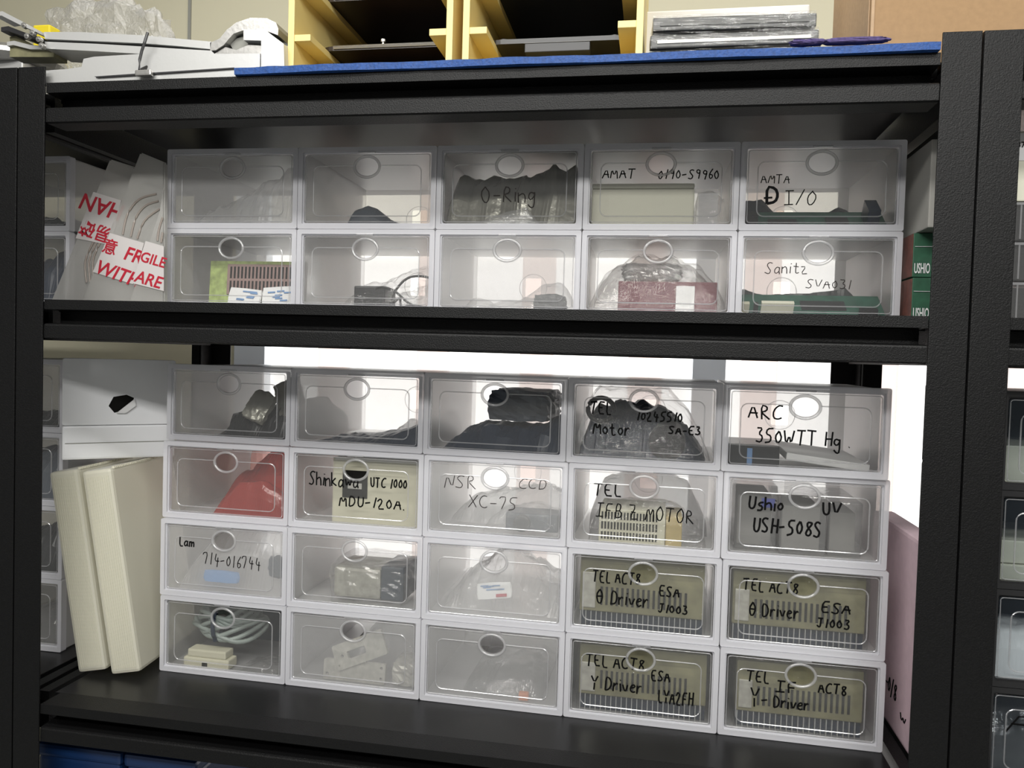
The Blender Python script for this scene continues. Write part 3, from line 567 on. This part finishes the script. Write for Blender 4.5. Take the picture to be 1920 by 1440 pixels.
bag(('L', 41), ((.6, .06), (.75, .12), (.97, .08)), 'film', 'clear film strip on the floor beside the coiled cable', .02, .09, 48, .003, 'crumpled_film', 'film')
for k, lab in ((35, 'navy bag standing behind the finned driver under the lamp packs'), (44, 'navy bag standing behind the driver beside the foggy box'), (45, 'navy bag standing behind the driver in the lowest corner')):
    bag(('L', k), ((.01, .75), (.1, .86), (.5, .84), (.9, .88), (.985, .6)), 'navybag', lab, .262, .315, 80+k, .003)
def bracket(key, name, label, mx, size, holes):
    o = tuple(mx.translation[:2])+(FL,); b = MB().plate(rrect(-size[0]/2, size[0]/2, 0, size[1], .004, 3), holes, 0, .006, mx)
    return single(key, b, name, M['zinc'], label, 'bracket', o)
bracket(('L', 42), 'metal_bracket', 'flat metal bracket standing at the front of its box', T(.115, .03, FL+.001) @ Rx(-6), (.115, .036), [oval(-.05, .01, .0028, .0028, 10), oval(.05, .01, .0028, .0028, 10), oval(.05, .028, .0028, .0028, 10)])
bracket(('L', 42), 'metal_bracket', 'tilted metal bracket with a rectangular slot', T(.132, .028, .042) @ Ry(-24) @ Rx(-12), (.10, .044), [rrect(-.024, .012, .014, .027, .002, 2), oval(-.034, .022, .0028, .0028, 10), oval(-.044, .008, .002, .002, 8)])
o = (.21, .05, FL); single(('L', 42), MB().lump((.208, .06, .027), (.046, .06, .042), 6, .003, 7, .8, None, FL+.0003), 'wrapped_part', M['zinc'], 'small metal part in film beside the brackets', 'metal part', o)
bag(('L', 42), ((.2, .1), (.4, .36), (.6, .66), (.8, .86), (.97, .8)), 'greyfilm', 'grey film bag behind the metal brackets', .10, .29, 50, .010, 'film_bag')
bag(('L', 43), ((.25, .06), (.4, .2), (.6, .30), (.75, .28), (.85, .08)), 'greyfilm', 'faint flat grey bag in the foggy box', .05, .26, 52, .005, 'film_bag')
bag(('L', 43), ((.02, .5), (.3, .6), (.7, .85), (.97, .6)), 'greyfilm', 'tall grey film standing at the back of the foggy box', .265, .31, 53, .006, 'film_bag')
o = (.18, .04, FL); single(('L', 43), MB().box(.165, .182, .03, .042, FL, FL+.014, .003), 'orange_clip', M['orange'], 'orange clip on the faint flat bag', 'clip', o)
bag(('NU', 0), ((.4, .1), (.7, .2), (.97, .15)), 'darkbag', 'dark bag in the upper of two boxes behind the sleeves', .03, .2, 60, .01)
bag(('NU', 1), ((.3, .5), (.7, .8), (.97, .7)), 'navybag', 'navy bag in the lower of two boxes behind the sleeves', .05, .25, 61, .008)
for i, (p, mm) in enumerate((((.5, .2), (.97, .3)), 'darkbag') if j == 0 else ((((.4, .6), (.97, .8)), 'slate'), (((.4, .4), (.97, .75)), 'darkbag'), (((.4, .3), (.97, .5)), 'greyfilm'))[j-1] for j in range(4)):
    bag(('NL', i), p, mm, ('dark bag beside the white padded carton', 'slate bag over the cream file boxes', 'dark bag half hidden by a cream file box', 'grey film bag low beside a cream file box')[i], .03, .25, 62+i, .008)
o = (.08, .05, FL)
single(('NR', 0), MB().box(.02, .2, .03, .2, FL, .06, .002), 'cream_carton', M['cream'], 'cream carton in the uppermost black-framed drawer', 'carton', o)
single(('NR', 1), MB().box(.02, .2, .03, .2, FL, .028, .002), 'cream_carton', M['cream'], 'lower cream carton in a black-framed drawer', 'carton', o)
single(('NR', 1), MB().box(.018, .19, .035, .19, .029, .062, .002), 'cream_carton', M['cream'], 'upper cream carton stacked in a black-framed drawer', 'carton', o)
single(('NR', 2), MB().heap(prof((.05, .55), (.5, .5), (.95, .45)), .02, .2, FL, 70, .004), 'paper_sheet', M['white'], 'white folded sheet in a black-framed drawer', 'paper', o)
bag(('NR', 3), ((.03, .6), (.5, .8), (.95, .7)), 'greyfilm', 'grey film bag behind the marked black-framed drawer', .03, .25, 72, .008, 'film_bag')

# ------------------------------------------------------------------ left end of the shelves
def text_mesh(name, txt, size, m, parent, mx, ext=.0002, shear=0):
    cu = bpy.data.curves.new('t', 'FONT'); cu.body = txt; cu.size = size; cu.extrude = ext; cu.resolution_u = 3; cu.shear = shear; cu.offset = size*.016
    t = bpy.data.objects.new('t', cu); COL.objects.link(t); bpy.context.view_layer.update()
    me = bpy.data.meshes.new_from_object(t.evaluated_get(bpy.context.evaluated_depsgraph_get())); bpy.data.objects.remove(t)
    me.transform(mx @ RX); me.materials.clear(); me.materials.append(m); ob = bpy.data.objects.new(name, me); COL.objects.link(ob); ob.parent = parent; return ob
def sleeve(Y, outline, tapeq, lines, arcs, label):
    """a flat plastic sleeve leaning in the plane at depth Y, with a printed tape across it"""
    P = lambda q, d=0: at(q[0], q[1], Y)+Vector((0, d, 0))
    base = at(*outline[0], Y); base.z = .6558; r = thing('tube_sleeve', label, 'plastic sleeve', base, 'plastic sleeves with coiled tube')
    b = MB().plate([(P(q).x, .6558 if q[1] > 550 else P(q).z) for q in outline], [], Y, Y+.012); bmesh.ops.bevel(b.bm, geom=[e for e in b.bm.edges if e.calc_face_angle(0) > .8], offset=.0025, segments=2, affect='EDGES')
    b.done('sleeve', M['tubebag'], r, base)
    for arc in arcs:
        q = [P(x, -.0012) for x in arc]; pts = []
        for i in range(len(q)-1):
            p0, p1, p2, p3 = q[max(i-1, 0)], q[i], q[i+1], q[min(i+2, len(q)-1)]
            for t in (0, .25, .5, .75): pts.append(.5*((2*p1)+(p2-p0)*t+(2*p0-5*p1+4*p2-p3)*t*t+(3*p1-p0-3*p2+p3)*t**3))
        MB().tube(pts+[q[-1]], .0019, 6).done('coiled_tube', M['coil'], r, base)
    tp = MB().plate([tuple(P(q).xz) for q in tapeq], [], Y-.0016, Y-.0002).done('tape', M['tape'], r, base)
    for txt, q, size, rot, sh in lines:
        p = P(q, -.0019)-base; text_mesh('lettering', txt, size, M['redlabel'], tp, T(*p) @ Ry(rot), shear=sh)
sleeve(.172, [(92, 558), (205, 298), (250, 312), (268, 330), (165, 558)], [(176, 360), (228, 376), (209, 460), (143, 447)],
       [('HAN', (238, 388), .041, 196, .2), ('易碎', (212, 432), .032, 196, .1)],
       [[(182, 455), (168, 490), (170, 530)], [(176, 454), (161, 490), (163, 530)], [(188, 456), (175, 490), (177, 530)]], 'pale plastic sleeve with upside-down red lettering, leaning farthest out')
sleeve(.150, [(150, 558), (262, 285), (308, 304), (308, 430), (258, 558)], [(207, 437), (271, 456), (250, 533), (175, 510)],
       [('意', (191, 470), .029, 14, .1), ('FRA', (231, 485), .034, 16, .2), ('WITH', (177, 510), .0345, 17, .25)],
       [[(231, 440), (240, 402), (262, 374), (294, 364)], [(246, 444), (256, 408), (274, 386), (298, 377)], [(258, 448), (272, 414), (300, 392)]], 'pale plastic sleeve marked in bold red words, leaning in the middle')
sleeve(.130, [(240, 558), (298, 395), (308, 330), (308, 558)], [(274, 452), (308, 462), (308, 546), (249, 531)],
       [('GILE', (262, 489), .025, 14, .12), ('ARE', (252, 527), .029, 14, .2)],
       [[(296, 452), (299, 430), (306, 408)], [(303, 455), (306, 436)]], 'narrow plastic sleeve leaning against the storage boxes')
# white padded carton pair and file boxes on the lower shelf
r = thing('padded_carton', 'white padded carton with a torn hole, resting on another', 'carton', mx=T(-.092, .155, .437) @ Rz(40))
b = MB().plate(rrect(0, .19, 0, .122, .004, 3), [[(.075, .035), (.083, .052), (.105, .056), (.118, .050), (.112, .034), (.098, .026), (.085, .022)]], 0, .003)
b.box(0, .19, .004, .03, 0, .122, .003); b.done('carton', M['envelope'], r)
MB().box(.07, .12, .0025, .0042, .02, .06).done('torn_hole', M['slot'], r)
MB().plate([(.088, .022), (.118, .048), (.121, .036), (.104, .022)], [], -.006, -.002).done('torn_flap', M['white'], r)
r = thing('padded_carton', 'plain white padded carton lying on the cream file boxes', 'carton', mx=T(-.092, .155, .3735) @ Rz(40))
MB().box(0, .19, 0, .03, 0.0, .0625, .004).done('carton', M['envelope'], r); MB().box(.005, .185, -.0012, 0, .03, .0312).done('fold_line', M['seam'], r)
def filebox(x, y, yaw, lean, w_, dpt, h_, label):
    r = thing('file_box', label, 'file box', mx=T(x, y, 0.0005) @ Rz(yaw) @ Ry(lean))
    MB().box(0, w_, 0, dpt, .003, h_, .006).done('cover', M['filebox'], r)
    b = MB()
    for i in range(11): b.box(w_*(.12+.075*i), w_*(.12+.075*i)+.0012, -.0009, .0005, .012, h_-.012)
    b.done('ridge', M['filebox'], r); b = MB()
    for i in range(40): b.box(w_-.004, w_+.001, .01+i*dpt*.024, .0125+i*dpt*.024, h_-.002, h_+.002)
    b.done('ridge', M['filebox'], r); return r
filebox(-.024, .118, 6, -9.3, .052, .22, .362, 'cream plastic file box leaning farther out, next to the unit edge')
filebox(.0365, .124, 6, -9.3, .054, .22, .366, 'cream plastic file box leaning nearest the storage boxes')
for i, (x0, x1) in enumerate(((-.06, .103), (.108, .24))):
    r = thing('storage_bin', ('dark blue bin under the lower shelf, nearest the post', 'dark blue bin under the lower shelf, farther from the post')[i], 'bin', (x0, .06, -.72), 'dark blue bins under the shelf')
    MB().box(.004, x1-x0-.004, .004, .3, .0, .60, .006).done('body', M['bluebin'], r); MB().box(0, x1-x0, 0, .305, .60, .622, .006).done('lid', M['bluebin'], r)

# ------------------------------------------------------------------ gap between the units
r = thing('foam_board', 'pink foam board with marker writing, standing beside the boxes', 'foam board', (1.358, .06, .001))
fb = MB().box(0, .036, .0, .34, 0, .328, .006).done('board', M['pink'], r)
writing([('-0/8', .0, .06, .052, .028, .0024), ('w', .085, .11, .038, .018, .0024)], lambda x, z: Vector((-.0004, .218-x, z)), None, M['ink'], r, .002)
def ushio(z, label, dy):
    r = thing('lamp_carton', label, 'carton', (1.335, .155+dy, z), 'green lamp cartons')
    MB().box(0, .07, .001, .2, 0, .0655, .001).done('carton', M['green'], r); MB().box(-.001, .0005, 0.002, .2, .001, .0645).done('side_print', M['brownred'], r)
    text_mesh('lettering', 'USHIO', .021, M['white'], r, T(.002, -.0002, .006) @ Matrix.Diagonal((.36, 1, 1, 1))); MB().box(.002, .06, -.0005, .001, .045, .0456).done('print_line', M['white'], r)
ushio(.6556, 'green lamp carton with white lettering, at the bottom of its stack', 0)
ushio(.7225, 'green lamp carton with white lettering, under the grey carton', .004)
o = MB().box(1.34, 1.405, .115, .32, .789, .915, .002).done('grey_carton', M['greycard'], None, (1.37, .2, .789)); o.location = (1.37, .2, .789); tag(o, 'plain grey carton on top of the green lamp cartons', 'carton')

# ------------------------------------------------------------------ far unit, upper shelf
def solo(b, name, m, label, cat, o, group=None, smooth=False):
    ob = b.done(name, m, None, o, smooth); ob.location = o; return tag(ob, label, cat, group)
r = thing('white_carton', 'white carton with a small printed number on clear trays', 'carton', (1.43, .1, .823))
MB().box(0, .22, 0, .25, 0, .097, .002).done('carton', M['cream'], r); MB().box(-.001, .15, -.001, .0, .056, .094).done('label', M['white'], r)
text_mesh('lettering', '6237', .011, M['ink'], r, T(.004, -.0015, .074)); MB().box(.0, .012, -.001, 0, .038, .040).done('mark', M['ink'], r)
for i in range(3):
    z = .6556+.0555*i
    r = thing('clear_tray', ('bottom clear plastic tray with ribs', 'middle clear plastic tray with ribs', 'top clear plastic tray under the white carton')[i], 'tray', (1.432, .1, z), 'clear ribbed trays')
    MB().box(0, .22, 0, .22, .0, .003).box(0, .22, 0, .002, .003, .053).box(0, .002, .002, .22, .003, .053).box(.218, .22, .002, .22, .003, .053).box(0, .22, .218, .22, .003, .053).done('tray', M['glass'], r)
    b = MB()
    for k in range(12): b.box(.004+k*.018, .006+k*.018, -.002, .0, .004, .052)
    b.box(-.002, .222, -.003, .0, .051, .0545); b.done('rib', M['rib'], r)
    MB().box(.006, .214, .012, .214, .0035, .048).done('insert', M['slot'], r)

# ------------------------------------------------------------------ on top of the shelves
b = MB(); a = bmesh.new(); n = 90; L0, L1 = .324, 1.308
rows = [[], [], [], []]
for i in range(n+1):
    x = L0+(L1-L0)*i/n; wv = .0016*math.sin(x*23)+.0012*noise.noise(Vector((x*40, 0, 0))); th = .0095+.0012*noise.noise(Vector((x*25, 5, 0)))
    for k, (y, z) in enumerate(((-.006+wv, .9965), (-.007+wv, .9965+th), (.50, .9965+.009), (.50, .9965))): rows[k].append(a.verts.new((x, y, z)))
for i in range(n):
    for k in range(4): a.faces.new((rows[k][i], rows[k][i+1], rows[(k+1) % 4][i+1], rows[(k+1) % 4][i]))
a.faces.new([rows[k][0] for k in range(4)]); a.faces.new([rows[k][n] for k in range(4)][::-1]); bmesh.ops.recalc_face_normals(a, faces=a.faces[:]); b.add(a)
solo(b, 'shelf_mat', M['mat'], 'blue mat laid along the top of the middle unit', 'mat', (.8, .2, .9965))
solo(MB().box(1.42, 2.6, -.004, .5, .9962, 1.006, .002), 'shelf_mat', M['mat'], 'short visible end of a blue mat on the far unit', 'mat', (2, .2, .9962))
MZ = 1.0085
def cassette(x0, x1, y, tray, label, gname):
    r = thing('cassette_rack', label, 'rack', (x0, y, MZ), 'yellow cassette racks'); w_ = x1-x0; t = .010; dp = .30; hh = .40; pit = .078; ta = .034
    for s in (0, 1):
        xa = 0 if s == 0 else w_-t
        MB().box(xa, xa+t, 0, dp, 0, hh, .0008).done('side_wall', M['rack'], r)
        for k in range(5):
            z = .058+pit*k; xl = t if s == 0 else w_-t-.026
            MB().box(xl, xl+.026, .001, dp-.002, z-.010, z, .0008).done('ledge', M['rack'], r)
    MB().box(.0, w_, .002, dp, .0006, .003).done('base', M['rack'], r); MB().box(t, w_-t, dp-.004, dp, .002, hh).done('back_panel', M['tray'], r)
    return r
RK1 = cassette(.392, .651, .03, 'tray', 'yellow cassette rack holding dark brown trays', '')
RK2 = cassette(.666, .928, .03, 'trayblack', 'yellow cassette rack holding black trays, beside the wrapped plates', '')
def rack_tray(x0, x1, y, z, m, label, extra):
    r = thing('cassette_tray', label, 'tray', ((x0+x1)/2, y, z)); w_ = x1-x0
    MB().plate([(p[0], p[1]) for p in rrect(-w_/2, w_/2, 0, .22, .028, 6)], [], 0, .007, Matrix(((1, 0, 0, 0), (0, 0, 1, 0), (0, -1, 0, .007), (0, 0, 0, 1)))).done('tray', M[m], r); extra(r, w_)
def ex1(r, w_):
    MB().tube([(-w_/2+.03, -.0006, .0045), (w_/2-.03, -.0006, .0045)], .003, 6).done('rim', M['steel'], r)
    MB().lathe([(.002, 0), (.002, .008), (.004, .008), (.004, .012)], 10, T(-.004, .004, .004)).done('screw', M['steel'], r)
    MB().lathe([(.003, 0), (.015, .001), (.015, .003), (.003, .004)], 20, T(.006, .05, .008)).done('knob', M['orange'], r)
def ex2(r, w_):
    for x in (-w_/2+.03, w_/2-.03): MB().lathe([(.012, 0), (.012, .006), (.008, .007)], 14, T(x, .03, .007)).done('foot', M['chip'], r)
def ex3(r, w_):
    MB().box(-.05, .05, .0, .02, -.014, .0, .001).done('handle', M['chip'], r); MB().box(-.052, .052, -.001, .0, -.0005, .0005).done('edge', M['plate'], r)
    for x in (-w_/2+.03, w_/2-.03): MB().lathe([(.010, 0), (.010, .005), (.007, .006)], 14, T(x, .02, .007)).done('foot', M['chip'], r)
def ex0(r, w_): MB().box(-.02, .01, .001, .02, -.006, .0).done('label', M['white'], r)
for k in range(3):
    for x0, x1, m, lab, e in ((.407, .637, 'tray', ('brown', 'lowest', 'second', 'third'), ex1), (.681, .913, 'trayblack', ('black', 'lowest', 'second', 'third'), ex2 if k else ex3)):
        rack_tray(x0, x1, .10, MZ+.0585+.078*k, m, f'{lab[0]} tray on the {lab[k+1]} ledge of a yellow cassette rack', e)
r = thing('brown_plate', 'dark brown plate with white tag lying in a yellow rack', 'plate', (.5215, .1, MZ+.002))
MB().box(-.105, .105, 0, .18, .002, .008, .002).done('plate', M['tray'], r); MB().box(-.018, .012, -.002, .0, .002, .014).done('tag', M['white'], r)
# film-wrapped plates, foam
for i in range(3):
    z = MZ+.001+.0235*i; rt = thing('wrapped_plate', ('lowest dark plate in clear film, with white mark', 'middle dark plate in clear film', 'uppermost dark plate in clear film')[i], 'plate', mx=T(1.053, .05, z) @ Rz(1.5*(i-1)), group='film-wrapped dark plates')
    wd_ = .236-.006*i
    MB().box(-wd_/2, wd_/2, 0, .2, 0, .0185, .002).done('plate', M['plate'], rt); MB().box(-wd_/2+.01, wd_/2-.01, -.0012, .0, .006, .011, .0005).done('ledge', M['zinc' if i == 1 else 'plate'], rt)
    MB().lump((0, .1, .0105), (wd_+.004, .204, .0225), i*3+2, .0015, 11, .95).done('film_wrap', M['wrap'], rt)
solo(MB().box(.920, 1.19, .262, .30, MZ, at(1370, 14, .262).z, .003), 'foam_sheet', M['foam'], 'white foam sheet standing behind the wrapped dark plates', 'foam', (1.05, .28, MZ))
r = thing('cardboard_box', 'large brown cardboard box on the blue mat', 'box', (1.24, .075, MZ))
MB().box(.0, .42, 0, .25, 0, .34, .002).done('carton', M['card'], r); MB().box(-.0015, -.0002, .004, .246, .004, .336).done('side_panel', M['cardpale'], r)
MB().box(.0005, .005, -.0025, .0, .002, .338, .0008).done('flap_edge', M['cardpale'], r)
for i, (x, s_) in enumerate(((1.145, .045), (1.205, .085))):
    solo(MB().lump((x, -.001, MZ+.005), (s_, .016, .007), 5+i, .003, 6, .4), 'cloth_rag', M['purple'], ('small purple rag in front of the wrapped plates', 'longer purple rag under the cardboard box edge')[i], 'rag', (x, 0, MZ))
# robot arm parts
RY = .02
def poly(px, d0, d1): return MB().plate([(at(x, y, RY).x, .9968 if y >= 140 or (y >= 127 and 300 < x < 445) else 1.0078 if y > 114 and x >= 446 else at(x, y, RY).z) for x, y in px], [], RY+d0, RY+d1)
r = thing('robot_arm', 'silver machined robot arm lying folded on the shelf top', 'robot arm', (.2, RY, .997)); O = (.2, RY, .997)
poly([(82, 60), (150, 60), (265, 66), (330, 72), (396, 78), (394, 92), (330, 86), (265, 81), (84, 73)], 0, .06).done('upper_link', M['alu'], r, O)
poly([(84, 78), (180, 82), (265, 87), (330, 91), (396, 95), (404, 103), (330, 104), (265, 101), (180, 96), (84, 91)], 0, .06).done('middle_link', M['alu'], r, O)
poly([(84, 73), (265, 81), (394, 92), (396, 95), (265, 87), (84, 78)], .006, .05).done('gap_strip', M['chip'], r, O)
poly([(160, 112), (180, 108), (265, 103), (395, 103), (490, 102), (490, 116), (446, 116), (441, 130), (180, 147), (158, 151), (88, 152), (88, 134), (130, 131), (156, 127)], -.004, .065).done('lower_link', M['alu'], r, O)
MB().plate([tuple(at(180, 140, RY-.012).xz), (at(180, 150, RY-.012).x, .9968), (at(442, 134, RY-.012).x, .9968), tuple(at(440, 126, RY-.012).xz)], [], RY-.012, RY-.0042).done('cover_plate', M['alu'], r, O)
MB().plate([tuple(at(x, y, RY-.0135).xz) for x, y in [(178, 144), (250, 139), (440, 127), (442, 129), (250, 142), (184, 146)]], [], RY-.0150, RY-.0122).done('gap_strip', M['chip'], r, O)
poly([(394, 80), (412, 72), (425, 56), (443, 42), (470, 33), (500, 34), (517, 42), (522, 54), (521, 66), (505, 60), (480, 54), (458, 56), (438, 63), (428, 74), (420, 84), (404, 94), (394, 95)], .0, .05).done('elbow', M['steel'], r, O)
poly([(459, 57), (498, 56), (510, 66), (534, 84), (536, 116), (492, 117), (492, 78), (459, 77)], -.004, .045).done('joint_block', M['alu'], r, O)
poly([(424, 78), (436, 66), (458, 60), (458, 78), (440, 88), (432, 92)], .012, .05).done('recess', M['seam'], r, O)
poly([(398, 100), (420, 86), (440, 92), (464, 82), (492, 84), (492, 102), (398, 104)], .004, .05).done('wrist', M['steel'], r, O)
p = at(38, 114, .2)
MB().lathe([(.02, -.02), (.072, -.018), (.078, -.008), (.078, .0), (.07, .008), (.02, .01)], 40, T(p.x, .20, p.z)).done('turntable', M['steel'], r, O, False)
MB().box(p.x-.05, p.x+.05, .15, .25, .9968, p.z-.016, .003).done('base', M['alu'], r, O)
b = MB()
for k in range(3):
    poly([(0, 28+22*k), (14, 26+22*k), (45, 42+18*k), (78, 60+10*k), (80, 66+10*k), (44, 50+18*k), (12, 34+22*k), (0, 36+22*k)], -.01+.012*k, .03+.012*k).done('gripper_plate', M['alu' if k != 1 else 'chip'], r, O)
poly([(0, 60), (12, 58), (42, 74), (60, 84), (84, 90), (84, 98), (40, 98), (0, 98)], .02, .05).done('gripper_body', M['olive'], r, O)
for k, (x, y) in enumerate(((42, 46), (48, 66), (58, 60), (70, 72), (75, 84))):
    q = at(x, y, RY-.014); MB().lathe([(.0045, 0), (.0045, .006), (.002, .0062), (.002, .009)], 10, T(q.x, RY-.006, q.z) @ Rx(90)).done('screw', M['steel'], r, O)
loop = [at(277, 61, RY-.016), at(271, 80, RY-.018), at(266, 95, RY-.018), at(262, 112, RY-.018), at(261, 132, RY-.018)]
r2 = thing('cable_tie', 'black cable tie with a steel clasp around the robot arm', 'cable tie', loop[4])
MB().tube([q-loop[4] for q in loop]+[Vector((loop[0].x-loop[4].x+.004, .085, loop[0].z-loop[4].z+.004))], .0022, 6).done('strap', M['blackcable'], r2)
q = at(272, 138, RY-.02)-loop[4]; MB().box(q.x-.015, q.x+.012, -.006, .002, q.z-.004, q.z+.005, .002).done('clasp', M['steel'], r2)
p = at(200, 60, .2)
solo(MB().lump((at(207, 62, .39).x, .39, .9968+.150), (.285, .13, .305), 12, .022, 16, .35, zmin=.9968), 'bubble_wrap', M['bubble'], 'crumpled clear bubble wrap heaped over the robot arm', 'bubble wrap', (at(207, 62, .39).x, .39, .9968))
p = at(80, 46, .30); solo(MB().box(p.x-.022, p.x+.016, .30, .33, .9968, p.z, .003), 'yellow_carton', M['yellow'], 'small yellow carton behind the robot gripper', 'carton', (p.x, .315, .9968))
